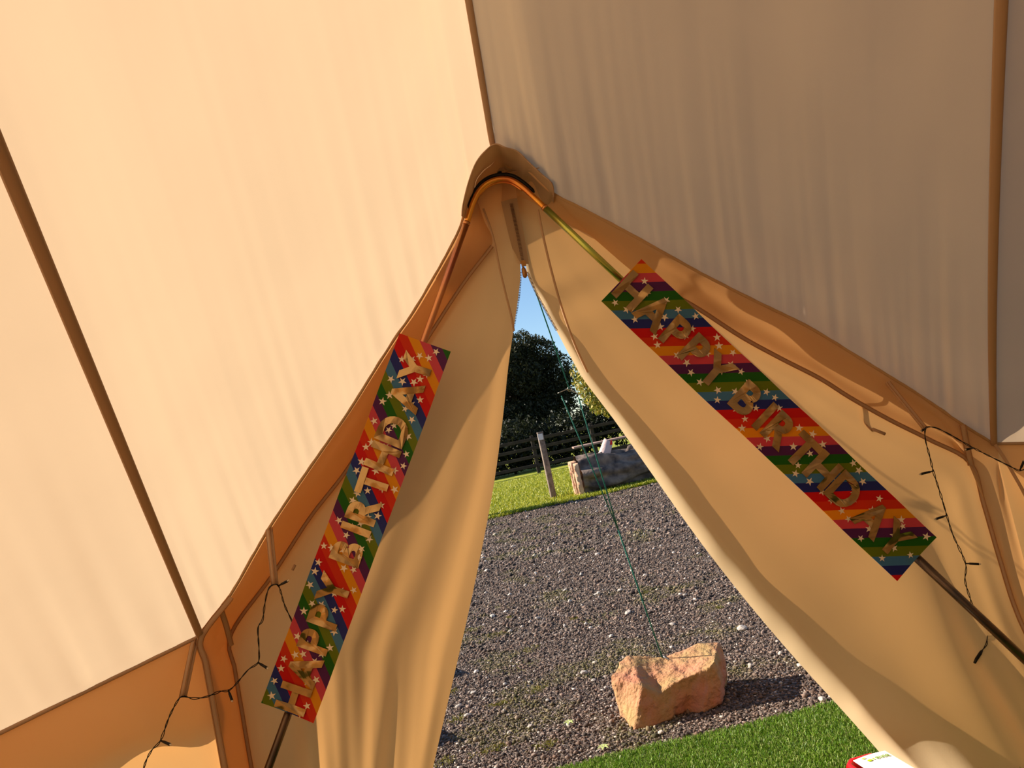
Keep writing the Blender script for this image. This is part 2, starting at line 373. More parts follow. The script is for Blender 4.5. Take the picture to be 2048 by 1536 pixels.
# zip placket above the opening
pl = sheet('zip_placket', [(1002,403,2.30),(1008,430,2.30),(1020,480,2.31),(1034,528,2.32)], [(1034,396,2.30),(1040,430,2.30),(1050,480,2.31),(1058,528,2.32)], 12, 30, lambda u, v, q: -.004*math.sin(u*math.pi), M_hood)
sheet('zip_placket', [(1006,360,2.30),(1004,380,2.30),(1003,402,2.30)], [(1030,360,2.30),(1032,380,2.30),(1035,398,2.30)], 8, 10, lambda u, v, q: 0, M_double)
V = []; Fc = []
for Lc, sg in (([(1021,408,2.29),(1030,450,2.295),(1040,500,2.30),(1046,530,2.305)], 0), ([(1024,408,2.29),(1033,450,2.295),(1043,500,2.30),(1048,530,2.305)], 0)):
    for x, y, Y in reseg(Lc, 46): p = at(x, y, Y); box_geo(p, (.0026, 0, 0), (0, .0015, 0), (0, 0, .0007), V, Fc)
o = link('zip_teeth', V, Fc, M_zip, tent, False); o['kind'] = 'stuff'
V = []; Fc = []
for Lc in ([(1041,545,2.34),(1038,590,2.34),(1028,650,2.355),(1019,700,2.36)], [(1055,545,2.33),(1072,585,2.34),(1092,622,2.345),(1113,660,2.35)]):
    for x, y, Y in reseg(Lc, 48): p = at(x, y, Y); box_geo(p, (.0040, 0, 0), (0, .0015, 0), (0, 0, .0010), V, Fc)
o = link('zip_teeth', V, Fc, M_zip, tent, False); o['kind'] = 'stuff'
V = []; Fc = []; p0 = at(1047, 527, 2.29)
box_geo(p0, (.007, 0, 0), (0, .004, 0), (0, 0, .008), V, Fc); link('zip_slider', V, Fc, M_zmet, tent, False)
tube('zip_pull', [at(1046, 533, 2.285), at(1047, 538, 2.283), at(1049, 545, 2.282), at(1050, 552, 2.282), at(1050, 556, 2.283)], [.002, .0065, .0075, .007, .003], M_zmet, tent, 8)
# hood over the bow
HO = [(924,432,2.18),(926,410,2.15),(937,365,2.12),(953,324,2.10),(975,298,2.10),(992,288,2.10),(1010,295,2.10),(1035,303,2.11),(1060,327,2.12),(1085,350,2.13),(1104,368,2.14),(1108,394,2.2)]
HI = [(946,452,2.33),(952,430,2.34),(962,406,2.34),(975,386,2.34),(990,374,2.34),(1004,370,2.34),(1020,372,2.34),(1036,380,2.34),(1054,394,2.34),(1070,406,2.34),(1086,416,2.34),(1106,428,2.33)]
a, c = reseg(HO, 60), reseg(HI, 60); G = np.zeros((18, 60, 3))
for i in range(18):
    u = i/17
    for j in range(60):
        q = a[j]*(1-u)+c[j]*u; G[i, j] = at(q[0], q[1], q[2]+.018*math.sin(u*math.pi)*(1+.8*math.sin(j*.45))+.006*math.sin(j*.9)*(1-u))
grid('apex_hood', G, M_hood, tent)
# outer cap sewn over the bow, closing the roof in front of the hood
sheet('apex_cap', [(866,556,2.235),(898,498,2.24),(921,452,2.245),(933,405,2.24),(951,350,2.22),(985,286,2.20),(1050,331,2.21),(1105,381,2.22),(1180,421,2.24),(1280,474,2.27)],
      [(868,585,2.33),(893,550,2.35),(922,510,2.37),(958,460,2.38),(1008,425,2.38),(1055,435,2.38),(1095,450,2.37),(1160,470,2.35),(1262,500,2.34)], 10, 50, lambda u, v, q: .01*math.sin(u*3), M_double)
tube('hood_hem', [at(*q) for q in a], .0022, M_tape, tent, 6)
for Lc in ([(1010,345,2.285),(1040,341,2.22),(1078,336,2.13)], [(1062,372,2.285),(1085,368,2.22),(1104,366,2.15)]):
    tube('hood_seam', [at(*q) for q in crm(Lc, 10)], .0016, M_tape, tent, 5)
bbox('hood_buckle', tuple(at(1000, 339, 2.27)), (.014, .006, .004), M_tape, tent, bev=.001)
bbox('hood_hook', tuple(at(996, 350, 2.28)), (.013, .008, .008), M_black, tent, bev=.002)
# webbing hanging loops that carry the fairy lights
def loop(top, bot, wd=.013):
    (x0, y0, Y0), (x1, y1, Y1) = top, bot; dx = 4
    pts = [at(x0-dx*.3, y0, Y0)]
    for t in np.linspace(.1, 1, 8): pts.append(at(x0+(x1-x0)*t-2, y0+(y1-y0)*t, Y0+(Y1-Y0)*t-.012*math.sin(t*3.1)))
    pts2 = [p + np.array([.003, .012, -.0]) for p in pts[::-1]]
    ribbon('hanging_loop', pts+pts2, wd, M_web, tent, .0012, 0.)
    for sg in (-1, 1): tube('stitch_line', [Vector(p)+Vector((sg*wd*.36, -.005, 0)) for p in pts], .0009, M_thread, tent, 5)
loop((537,1055,2.15), (549,1170,2.08)); loop((390,1276,2.12), (365,1394,2.03)); loop((1777,764,2.42), (1853,857,2.33), .014)
# trailing tie with toggle seen through the right wall
tube('tie_cord', [at(*q) for q in crm([(1745,775,2.46),(1722,812,2.47),(1724,840,2.47),(1745,862,2.47)], 14)], .0035, M_web, tent, 6)
tube('tie_toggle', [at(1745,858,2.46), at(1770,868,2.46)], .005, M_tape, tent, 8)
V, Fc = tube_geo([at(585,1140,2.25), at(590,1130,2.25)], .004, 8); link('tie_toggle', V, Fc, M_tape, tent)

# ------------------------------------------------------------------ A-FRAME POLE
fr = thing('door_frame_pole', 'steel A-shaped door pole with copper bow standing under the tent apex', 'tent pole', (0.1, 2.26, 0))
def FY(x): return 2.255
bow = [(935,444),(940,425),(948,402),(960,380),(978,365),(1000,358),(1022,360),(1045,374),(1066,393),(1090,416)]
YB = 2.20
tube('bow', [at(x, y, YB) for x, y in crm([(x, y, 0) for x, y in bow], 40)[:, :2]], .0082, M_bow, fr, 14)
tube('bow_brace', [at(x, y+7, YB+.012) for x, y in crm([(x, y, 0) for x, y in bow[1:-2]], 34)[:, :2]], .0035, M_bow, fr, 8)
tube('bow_shade', [at(x+(-3 if x < 1000 else 3), y-8, YB+.016) for x, y in crm([(x, y, 0) for x, y in bow[1:-1]], 34)[:, :2]], [.002]+[.0065]*32+[.002], M_black, fr, 8)  # black tube put in for the dark shadow gap above the bow
def to_ground(a, b):
    t = a[2]/(a[2]-b[2]); return a+(b-a)*t
lt, lb = at(933,446,YB), at(539,1530,2.19); lg = to_ground(lt, lb); lm = lt+(lg-lt)*.62
rt, rb = at(1089,415,YB), at(2048,1318,2.26); rg = to_ground(rt, rb); rm1 = rt+(rg-rt)*.22; rm = rt+(rg-rt)*.62
tube('leg', [lt, lt+(lm-lt)*.5, lm], .0098, M_legL, fr, 14); tube('leg', [lm, lg], .0112, M_legD, fr, 14)
tube('leg', [rt, rt+(rm-rt)*.26, ], .0098, M_legG, fr, 14); tube('leg', [rt+(rm-rt)*.25, rm], .0096, M_legR, fr, 14); tube('leg', [rm, rg], .0122, M_legD, fr, 14); tube('leg_clip', [rm+np.array([.006, .012, .008]), rg+np.array([.006, .012, .008])], .007, M_legR, fr, 8)
for p, q in ((lt, lg), (rt, rg)):
    d = (q-p)/np.linalg.norm(q-p); tube('collar', [p-d*.004, p+d*.004], .0108, M_legL, fr, 14); tube('foot_cap', [q-d*.03, q], .013, M_black, fr, 12)

# ------------------------------------------------------------------ BANNERS
STR = [srgb(205, 8, 4), srgb(212, 50, 6), srgb(228, 150, 8), srgb(208, 72, 86), srgb(88, 30, 88), srgb(30, 98, 8), srgb(108, 122, 6), srgb(72, 122, 160), srgb(38, 44, 120)]
def stripe_mat(name, W, phase):
    m, n, out = newmat(name); b = n.nodes.new('ShaderNodeBsdfPrincipled'); b.inputs['Roughness'].default_value = .55; b.inputs['Specular IOR Level'].default_value = .25
    uv = n.nodes.new('ShaderNodeUVMap'); sp = n.nodes.new('ShaderNodeSeparateXYZ'); n.links.new(uv.outputs[0], sp.inputs[0])   # uv holds metres along / across the banner
    s = n.nodes.new('ShaderNodeMath'); s.operation = 'SUBTRACT'; n.links.new(sp.outputs[0], s.inputs[0]); n.links.new(sp.outputs[1], s.inputs[1])
    k = n.nodes.new('ShaderNodeMath'); k.operation = 'MULTIPLY_ADD'; k.inputs[1].default_value = 1/(2.0*W); k.inputs[2].default_value = phase/9+10; n.links.new(s.outputs[0], k.inputs[0])
    f = n.nodes.new('ShaderNodeMath'); f.operation = 'FRACT'; n.links.new(k.outputs[0], f.inputs[0])
    r = n.nodes.new('ShaderNodeValToRGB'); r.color_ramp.interpolation = 'CONSTANT'
    r.color_ramp.elements[0].color = STR[0]; r.color_ramp.elements[0].position = 0; r.color_ramp.elements[1].position = 1/9; r.color_ramp.elements[1].color = STR[1]
    for i in range(2, 9): e = r.color_ramp.elements.new(i/9); e.color = STR[i]
    n.links.new(f.outputs[0], r.inputs[0]); n.links.new(r.outputs[0], b.inputs['Base Color'])
    t = n.nodes.new('ShaderNodeBsdfTranslucent'); n.links.new(r.outputs[0], t.inputs[0]); mx = n.nodes.new('ShaderNodeMixShader'); mx.inputs[0].default_value = .25
    n.links.new(b.outputs[0], mx.inputs[1]); n.links.new(t.outputs[0], mx.inputs[2]); n.links.new(mx.outputs[0], out.inputs[0]); return m
LX = [31, 93, 154, 207, 265, 347, 397, 440, 498, 554, 615, 693, 753]; TXT = 'HAPPYBIRTHDAY'
def glyph(ch):                          # outline mesh of one capital, cap height 1, centred
    cu = bpy.data.curves.new('t', 'FONT'); cu.body = ch; cu.size = 1.37; cu.offset = .055; cu.align_x = 'CENTER'; cu.resolution_u = 5; cu.extrude = 0
    ob = bpy.data.objects.new('t', cu); C.objects.link(ob); dg = bpy.context.evaluated_depsgraph_get()
    me = bpy.data.meshes.new_from_object(ob.evaluated_get(dg)); V = np.array([v.co[:] for v in me.vertices]); Fc = [tuple(p.vertices) for p in me.polygons]
    bpy.data.objects.remove(ob); bpy.data.curves.remove(cu); bpy.data.meshes.remove(me)
    lo, hi = V.min(0), V.max(0); V = (V-(lo+hi)/2); V[:, 1] /= (hi-lo)[1]; V[:, 0] /= (hi-lo)[1]; return V, Fc
GL = {c: glyph(c) for c in set(TXT)}
def banner(P00, P10, P11, P01, label, phase, seed):
    root = thing('birthday_banner', label, 'banner', tuple((P00+P11)/2), None)
    X = ((P10-P00)+(P11-P01))/2; Lb = np.linalg.norm(X); X = X/Lb; Yv = ((P01-P00)+(P11-P10))/2; Yv -= X*Yv.dot(X); W = np.linalg.norm(Yv); Yv /= W; N = np.cross(X, Yv)
    O = (P00+P10+P11+P01)/4 - X*Lb/2 - Yv*W/2
    if N.dot(CP-O) < 0: N = -N
    def S3(x, y, h=0): return O+X*x+Yv*y+N*(h+.004*math.sin(x*9+seed)+.0025*math.sin(x*23+y*14+seed)*1+.003*(2*y/W-1)**2)
    mat = stripe_mat('rainbow_stripes', W, phase); nu, nv = 90, 8; V = []; uvs = []
    for h in (0, -.0006):
        for i in range(nv+1):
            for j in range(nu+1): V.append(S3(Lb*j/nu, W*i/nv, h)); uvs.append((Lb*j/nu, W*i/nv))
    k = (nu+1)*(nv+1); Fc = []
    for s_ in (0, 1):
        for i in range(nv):
            for j in range(nu):
                f = (i*(nu+1)+j, i*(nu+1)+j+1, (i+1)*(nu+1)+j+1, (i+1)*(nu+1)+j); Fc.append(tuple(q+s_*k for q in (f if s_ == 0 else f[::-1])))
    o = link('striped_sheet', V, Fc, mat, root); ul = o.data.uv_layers.new(name='UVMap')
    for lp in o.data.loops: ul.data[lp.index].uv = uvs[lp.vertex_index]
    rs = random.Random(seed); V = []; Fc = []; per = 2*W/9; pts = []
    K = int((Lb+W)/per)+2
    for kk in range(K):                 # stars sit in the stripes
        c0 = -W + (kk+.5)*per
        ys = [rs.uniform(.08, .40), rs.uniform(.55, .93)] if kk % 2 else [rs.uniform(.05, .3), rs.uniform(.42, .62), rs.uniform(.72, .95)]
        for yy in ys:
            y = yy*W; x = c0+y+rs.uniform(-.2, .2)*per
            if .008 < x < Lb-.008: pts.append((x, y))
    for x, y in pts:
        b0 = len(V); a_ = rs.uniform(0, 6.28); R_ = rs.uniform(.0105, .0128); V.append(S3(x, y, .0012))
        for q in range(10):
            r_ = R_ if q % 2 == 0 else R_*.38; V.append(S3(x+r_*math.cos(a_+q*math.pi/5), y+r_*math.sin(a_+q*math.pi/5), .0012))
        for q in range(10): Fc.append((b0, b0+1+q, b0+1+(q+1) % 10))
    o = link('printed_stars', V, Fc, M_star, root, False); o['kind'] = 'stuff'
    ch_h = .56*W
    for ch, lx in zip(TXT, LX):
        gv, gf = GL[ch]; cx = lx/812*Lb; cy = W*.49; n0 = len(gv); VV = []; jit = rs.uniform(-.05, .05)
        for (gx, gy, _) in gv:
            x_, y_ = gx*.98, gy
            x2 = x_*math.cos(jit)-y_*math.sin(jit); y2 = x_*math.sin(jit)+y_*math.cos(jit); lx_, ly_ = cx+x2*ch_h, cy+y2*ch_h
            VV.append(S3(lx_, ly_, .0026+.0016*math.sin(lx_*95+ly_*40)))
        o = link('foil_letter', VV, gf, M_gold, root, False)
        sd = o.modifiers.new('s', 'SOLIDIFY'); sd.thickness = .0012
    return root
YL = 2.165
banner(at(630,1440,YL), at(901,705,YL), at(800,665,YL), at(520,1411,YL), 'rainbow striped HAPPY BIRTHDAY banner on the left door pole, reading upwards', 1.3, 3)
banner(at(1201,601,2.175), at(1790,1160,2.21), at(1878,1077,2.21), at(1283,521,2.175), 'rainbow striped HAPPY BIRTHDAY banner on the right door pole, reading downwards', 6.0, 8)

# ------------------------------------------------------------------ FAIRY LIGHTS
def lights(label, path, bulbs, tail=None):
    root = thing('string_lights', label, 'string lights', tuple(at(*path[0])))
    segs = path if isinstance(path[0][0], (tuple, list)) else [path]
    for pth in segs:
        n_ = max(40, int(sum(math.dist(pth[i][:2], pth[i+1][:2]) for i in range(len(pth)-1))/3)); q = reseg(pth, n_); P = [Vector(at(*k)) for k in q]; V = []; Fc = []
        for ph in (0, math.pi):
            pts = []
            for i, p in enumerate(P):
                t = (P[min(i+1, n_-1)]-P[max(i-1, 0)]).normalized(); a_ = t.cross(Vector((0, 1, 0))).normalized(); b_ = t.cross(a_)
                w_ = .0016*(1+.9*nz(i*.13, 1.3)); ang = i*.42+ph; pts.append(p+(a_*math.cos(ang)+b_*math.sin(ang))*w_)
            tube_geo(pts, .0012, 5, True, V, Fc)
        link('cable', V, Fc, M_black, root)
    for (x0, y0, Y0), (x1, y1) in bulbs:
        a_ = at(x0, y0, Y0); b_ = at(x1, y1, Y0-.02); d = b_-a_
        h = tube('bulb_holder', [a_, a_+d*.25, a_+d*.3, b_], [.0022, .0024, .0034, .0036], M_black, root, 8)
        tb = tube('bulb', [b_, b_+d*.10, b_+d*.16], [.0026, .0022, .0008], M_bulb, None, 8); tb.parent = h
    if tail:
        tube('end_plug', [at(*q) for q in tail], [.003, .0045, .0045, .0035], M_black, root, 8)
    return root
pL = [(592,1262,2.24),(583,1240,2.235),(569,1210,2.20),(558,1174,2.09),(548,1169,2.075),(537,1178,2.08),(530,1205,2.10),(525,1240,2.12),(516,1256,2.12),(518,1300,2.12),(516,1325,2.12),(496,1340,2.11),(472,1368,2.10),(457,1381,2.10),(440,1383,2.09),(415,1393,2.06),(388,1397,2.04),(366,1393,2.02),(355,1402,2.01),(338,1435,2.0),(321,1481,1.98),(304,1500,1.96),(291,1525,1.94),(282,1560,1.92),(270,1600,1.9)]
lights('black fairy light cable hanging in loops along the left side of the door', pL, [((558,1171,2.085),(575,1162)), ((516,1325,2.12),(534,1336)), ((457,1381,2.10),(464,1401)), ((321,1481,1.98),(340,1489))])
pR = [(2110,900,2.38),(2075,935,2.38),(2052,938,2.38),(2038,941,2.38),(2015,930,2.38),(1945,895,2.36),(1905,872,2.34),(1878,858,2.33),(1862,854,2.325),(1851,857,2.32),(1851,880,2.33),(1860,915,2.34),(1867,944,2.35),(1880,985,2.36),(1894,1032,2.37),(1906,1070,2.37),(1931,1127,2.375),(1930,1160,2.38),(1938,1190,2.39),(1949,1220,2.40),(1965,1245,2.40),(1973,1270,2.38),(1973,1288,2.36),(1962,1304,2.35)]
lights('black fairy light cable looping down the right side behind the door pole', pR, [((1851,857,2.32),(1843,862)), ((1867,942,2.35),(1842,948)), ((1893,1031,2.37),(1872,1038)), ((1931,1127,2.375),(1958,1128)), ((1947,896,2.36),(1932,899)), ((2040,940,2.38),(2048,922))], [(1964,1301,2.352),(1961,1306,2.35),(1953,1318,2.345),(1949,1326,2.34)])

# ------------------------------------------------------------------ GROUND
def setattr_col(me, cols):
    a = me.color_attributes.new('col', 'FLOAT_COLOR', 'POINT'); a.data.foreach_set('color', np.asarray(cols, np.float32).ravel())
def ground_mat():
    m, n, out = newmat('gravel_bed'); b = n.nodes.new('ShaderNodeBsdfPrincipled'); b.inputs['Roughness'].default_value = .95; b.inputs['Specular IOR Level'].default_value = .15
    tc = n.nodes.new('ShaderNodeTexCoord'); v = n.nodes.new('ShaderNodeTexVoronoi'); v.inputs['Scale'].default_value = 75; n.links.new(tc.outputs['Object'], v.inputs['Vector'])
    r = n.nodes.new('ShaderNodeValToRGB'); el = r.color_ramp.elements; el[0].color = srgb(58, 50, 44); el[1].color = srgb(170, 156, 144); el[1].position = 1.
    for p, c in ((.35, srgb(88, 76, 68)), (.7, srgb(112, 98, 88)), (.88, srgb(136, 120, 110))): e = el.new(p); e.color = c
    sp = n.nodes.new('ShaderNodeSeparateColor'); n.links.new(v.outputs['Color'], sp.inputs[0]); n.links.new(sp.outputs[0], r.inputs[0])
    mo = n.nodes.new('ShaderNodeTexNoise'); mo.inputs['Scale'].default_value = 1.6; mo.inputs['Detail'].default_value = 8; n.links.new(tc.outputs['Object'], mo.inputs['Vector'])
    mr = n.nodes.new('ShaderNodeValToRGB'); mr.color_ramp.elements[0].position = .60; mr.color_ramp.elements[1].position = .72; n.links.new(mo.outputs['Fac'], mr.inputs[0])
    mx = n.nodes.new('ShaderNodeMix'); mx.data_type = 'RGBA'; mx.inputs[7].default_value = srgb(96, 92, 40); n.links.new(mr.outputs[0], mx.inputs[0]); n.links.new(r.outputs[0], mx.inputs[6]); n.links.new(mx.outputs[2], b.inputs['Base Color'])
    bp = n.nodes.new('ShaderNodeBump'); bp.inputs['Strength'].default_value = 1; bp.inputs['Distance'].default_value = .012; bp.invert = True; n.links.new(v.outputs['Distance'], bp.inputs['Height']); n.links.new(bp.outputs[0], b.inputs['Normal'])
    n.links.new(b.outputs[0], out.inputs[0]); return m
EDGE = [(-14, 11.2), (-4, 12.0), (-1.5, 12.55), (-.77, 12.66), (0.3, 12.75), (1.2, 12.75), (1.99, 12.91), (4, 13.3), (16, 15.2)]
def gy(x): return float(np.interp(x, [e[0] for e in EDGE], [e[1] for e in EDGE]))
xs = np.linspace(-14, 16, 120); V = [(x, -9, 0) for x in xs]+[(x, gy(x)+.1, 0) for x in xs]
o = link('ground', V, [(i, i+1, 120+i+1, 120+i) for i in range(119)], ground_mat(), None, False); o['kind'] = 'structure'
M_lawn = principled('lawn_turf', srgb(112, 124, 20), .9, bump=.8, bscale=22, vcol=srgb(160, 160, 50), vscale=3., detail=8)
V = [(x, gy(x)+.02+.03*nz(x, 0, 0, 3), .006) for x in xs]+[(x, 22, .02) for x in xs]+[(x*6, 160, .0) for x in xs]
o = link('lawn', V, [(k*120+i, k*120+i+1, (k+1)*120+i+1, (k+1)*120+i) for i in range(119) for k in (0, 1)], M_lawn, None, False); o['kind'] = 'structure'
# turf mat by the door, 12 mm thick
t0, t1 = onz(1150, 1536), onz(1665, 1415); sl = (t1[1]-t0[1])/(t1[0]-t0[0])
def ty(x): return t0[1]+sl*(x-t0[0])+.008*math.sin(x*9)+.004*math.sin(x*31)
xs2 = np.linspace(-1.6, 2.2, 120); V = []
for h in (.012, .0): V += [(x, 1.2, h) for x in xs2]+[(x, ty(x), h) for x in xs2]
Fc = [(i, i+1, 121+i, 120+i) for i in range(119)]+[(120+i, 121+i, 361+i, 360+i) for i in range(119)]
M_mat = principled('turf_backing', srgb(58, 84, 22), .9)
mat_o = link('turf_mat', V, Fc, M_mat, None, False); tag(mat_o, 'green artificial grass mat laid on the gravel at the tent door', 'mat')
def blades(name, n, xr, yf, z0, h, wd, cols, parent, mat, lean=.5, filt=None):
    x = rng.uniform(xr[0], xr[1], n); y = yf(x, rng.uniform(0, 1, n)); 
    if filt is not None: k = filt(x, y); x, y = x[k], y[k]; n = len(x)
    a = rng.uniform(0, 2*np.pi, n); hh = h*rng.uniform(.6, 1.25, n); la = rng.uniform(0, 2*np.pi, n); ll = lean*hh*rng.uniform(.2, 1, n)
    w_ = wd*rng.uniform(.7, 1.3, n)/2; z = np.full(n, z0) if np.isscalar(z0) else z0(x, y)
    V = np.zeros((n, 4, 3)); dx, dy = np.cos(a)*w_, np.sin(a)*w_
    V[:, 0] = np.stack([x-dx, y-dy, z], 1); V[:, 1] = np.stack([x+dx, y+dy, z], 1)
    V[:, 2] = np.stack([x+dx*.5+np.cos(la)*ll, y+dy*.5+np.sin(la)*ll, z+hh], 1); V[:, 3] = np.stack([x-dx*.5+np.cos(la)*ll, y-dy*.5+np.sin(la)*ll, z+hh], 1)
    c = np.array(cols)[rng.integers(0, len(cols), n)]; c = np.repeat(c[:, None, :], 4, 1); c[..., :3] *= rng.uniform(.75, 1.2, (n, 1, 1))
    return raw(name, V.reshape(-1, 3), np.arange(n*4).reshape(-1, 4), c.reshape(-1, 4), mat, parent)
def raw(name, V, Fq, col, mat, parent=None):
    me = bpy.data.meshes.new(name); k = Fq.shape[1]; me.vertices.add(len(V)); me.vertices.foreach_set('co', V.astype(np.float32).ravel())
    me.loops.add(Fq.size); me.loops.foreach_set('vertex_index', Fq.astype(np.int32).ravel()); me.polygons.add(len(Fq)); me.polygons.foreach_set('loop_start', np.arange(0, Fq.size, k, dtype=np.int32))
    me.update(calc_edges=True)
    if col is not None: setattr_col(me, col)
    me.materials.append(mat); o = bpy.data.objects.new(name, me); C.objects.link(o)
    if parent: par(o, parent)
    return o
def leafmat(name, tr=.35, rough=.5):
    m, n, out = newmat(name); a = n.nodes.new('ShaderNodeAttribute'); a.attribute_name = 'col'
    b = n.nodes.new('ShaderNodeBsdfPrincipled'); b.inputs['Roughness'].default_value = rough; b.inputs['Specular IOR Level'].default_value = .3; t = n.nodes.new('ShaderNodeBsdfTranslucent'); mx = n.nodes.new('ShaderNodeMixShader'); mx.inputs[0].default_value = tr
    n.links.new(a.outputs['Color'], b.inputs['Base Color']); n.links.new(a.outputs['Color'], t.inputs[0]); n.links.new(b.outputs[0], mx.inputs[1]); n.links.new(t.outputs[0], mx.inputs[2]); n.links.new(mx.outputs[0], out.inputs[0]); return m
M_leaf = leafmat('leaves'); M_blade = leafmat('blades', .3, .45)
o = blades('turf_pile', 190000, (-.9, 1.9), lambda x, r: 1.9+(np.array([ty(q) for q in x])-1.9)*r,   .010, .014, .0028, [srgb(98, 136, 30), srgb(126, 156, 54), srgb(152, 166, 92), srgb(74, 110, 24)], mat_o, M_blade, .8); o['kind'] = 'stuff'
gyv = np.vectorize(gy)
o = blades('lawn_grass', 110000, (-5, 7), lambda x, r: gyv(x)-.05+r**1.6*10, .0, .05, .012, [srgb(140, 148, 20), srgb(176, 172, 40), srgb(196, 190, 84), srgb(92, 112, 14)], None, M_blade, 1.2)
tag(o, 'sunlit short lawn grass between the gravel and the fence', 'grass'); o['kind'] = 'stuff'
# gravel stones: thousands, one object; the pale ones that stand out are stones of their own
ico = bmesh.new(); bmesh.ops.create_icosphere(ico, subdivisions=1, radius=1); IV = np.array([v.co[:] for v in ico.verts]); IF = np.array([[v.index for v in f.verts] for f in ico.faces]); ico.free()
PALX = np.array([srgb(96, 84, 78), srgb(120, 104, 96), srgb(78, 68, 62), srgb(140, 122, 112), srgb(108, 90, 80), srgb(160, 142, 132), srgb(60, 54, 52), srgb(128, 106, 94), srgb(205, 190, 176)]); PAL = PALX*np.array([.80, .74, .68, 1]); PAL[-1] = PALX[-1]; PW = np.array([.19, .19, .15, .12, .12, .08, .07, .05, .03])
OV = np.array([[1,0,0],[-1,0,0],[0,1,0],[0,-1,0],[0,0,1],[0,0,-1]], float); OF = np.array([[0,2,4],[2,1,4],[1,3,4],[3,0,4],[2,0,5],[1,2,5],[3,1,5],[0,3,5]])
def mossy(x, y): return np.array([max(0., nz(a*2.6, b*2.6, 3.3)+.28*nz(a*9, b*9, 1.)-.20-.12*max(0, a)) for a, b in zip(x, y)])
def stones(n, xr, yr, size, bv, bf, pw=1.):
    yy = yr[0]+(yr[1]-yr[0])*rng.uniform(0, 1, n)**pw; xx = rng.uniform(xr[0], xr[1], n)*(.35+.65*(yy-0)/(yr[1])) + .15
    tyv = t0[1]+sl*(xx-t0[0])+.015; k = (yy > tyv); xx, yy = xx[k], yy[k]; n = len(xx); m = len(bv)
    s = size*rng.lognormal(-.08, .45, n); s = np.minimum(s, size*3.2); V = bv[None]*s[:, None, None]*rng.uniform(.6, 1.3, (n, 1, 3)); V[..., 2] *= .7
    V *= rng.uniform(.68, 1.2, (n, m, 1))
    a = rng.uniform(0, 6.28, n); ca, sa = np.cos(a)[:, None], np.sin(a)[:, None]; x, y = V[..., 0]*ca-V[..., 1]*sa, V[..., 0]*sa+V[..., 1]*ca
    V = np.stack([x+xx[:, None], y+yy[:, None], V[..., 2]+(s*rng.uniform(-.05, .5, n))[:, None]], 2)
    c = PAL[rng.choice(len(PAL), n, p=PW)]; mo = np.clip(mossy(xx, yy)*2.6, 0, .6)[:, None]*rng.uniform(.3, 1, (n, 1)); c = c*(1-mo)+np.array(srgb(100, 98, 40))*mo
    c = np.repeat(c[:, None], m, 1); c[..., :3] *= rng.uniform(.8, 1.2, (n, 1, 1))
    F_ = bf[None]+m*np.arange(n)[:, None, None]
    return V.reshape(-1, 3), F_.reshape(-1, 3), c.reshape(-1, 4)
A = [stones(50000, (-1.15, 1.4), (2.85, 4.7), .0043, IV, IF), stones(42000, (-1.7, 2.1), (4.6, 7.5), .0072, OV, OF), stones(32000, (-2.6, 3.3), (7.3, 12.7), .0115, OV, OF)]
off = 0; Vs = []; Fs = []; Cs = []
for v_, f_, c_ in A: Vs.append(v_); Fs.append(f_+off); Cs.append(c_); off += len(v_)
M_stone = leafmat('stone', 0., .9)
o = raw('gravel', np.vstack(Vs), np.vstack(Fs), np.vstack(Cs), M_stone); tag(o, 'loose grey and brown gravel chippings covering the track outside', 'gravel'); o['kind'] = 'stuff'
M_pale = principled('pale_stone', srgb(188, 176, 164), .85, bump=.3, bscale=80)
pp = [(1484,1256,13),(1140,1447,11),(935,1430,8),(1256,1225,8),(1168,1345,9),(1345,1248,7),(1195,1108,6),(1222,1272,7),(985,1232,7),(1075,1236,6),(1290,1150,5),(1560,1306,6),(1600,1330,8),(1645,1398,10),(1010,1368,6),(1420,1362,6),(1322,1464,7),(1205,1492,7),(947,1385,7),(917,1412,8),(1060,1452,7),(1240,1180,6),(1130,1180,5),(1370,1190,6),(1500,1330,6),(1187,1360,6),(1020,1262,6),(1095,1400,6)]
protos = []
for k in range(5):
    rs = np.random.default_rng(k+40); bm = bmesh.new(); bmesh.ops.create_icosphere(bm, subdivisions=2, radius=1)
    for v in bm.verts: v.co *= 1+.28*nz(v.co.x+k*5, v.co.y, v.co.z, 1.3); v.co.x *= 1.25; v.co.z *= .62
    me = bpy.data.meshes.new('pebble'); bm.to_mesh(me); bm.free(); me.materials.append(M_pale); protos.append(me)
for i, (x, y, s) in enumerate(pp):
    g = onz(x, y, .008); o = bpy.data.objects.new('pebble', protos[i % 5]); C.objects.link(o); o.location = g; sc = s*g[1]/FPX*.72; o.scale = (sc, sc, sc); o.rotation_euler = (random.uniform(-.3, .3), random.uniform(-.3, .3), random.uniform(0, 6))
    tag(o, 'pale pebble larger than the gravel chippings around it', 'pebble', 'pale pebbles scattered over the gravel')
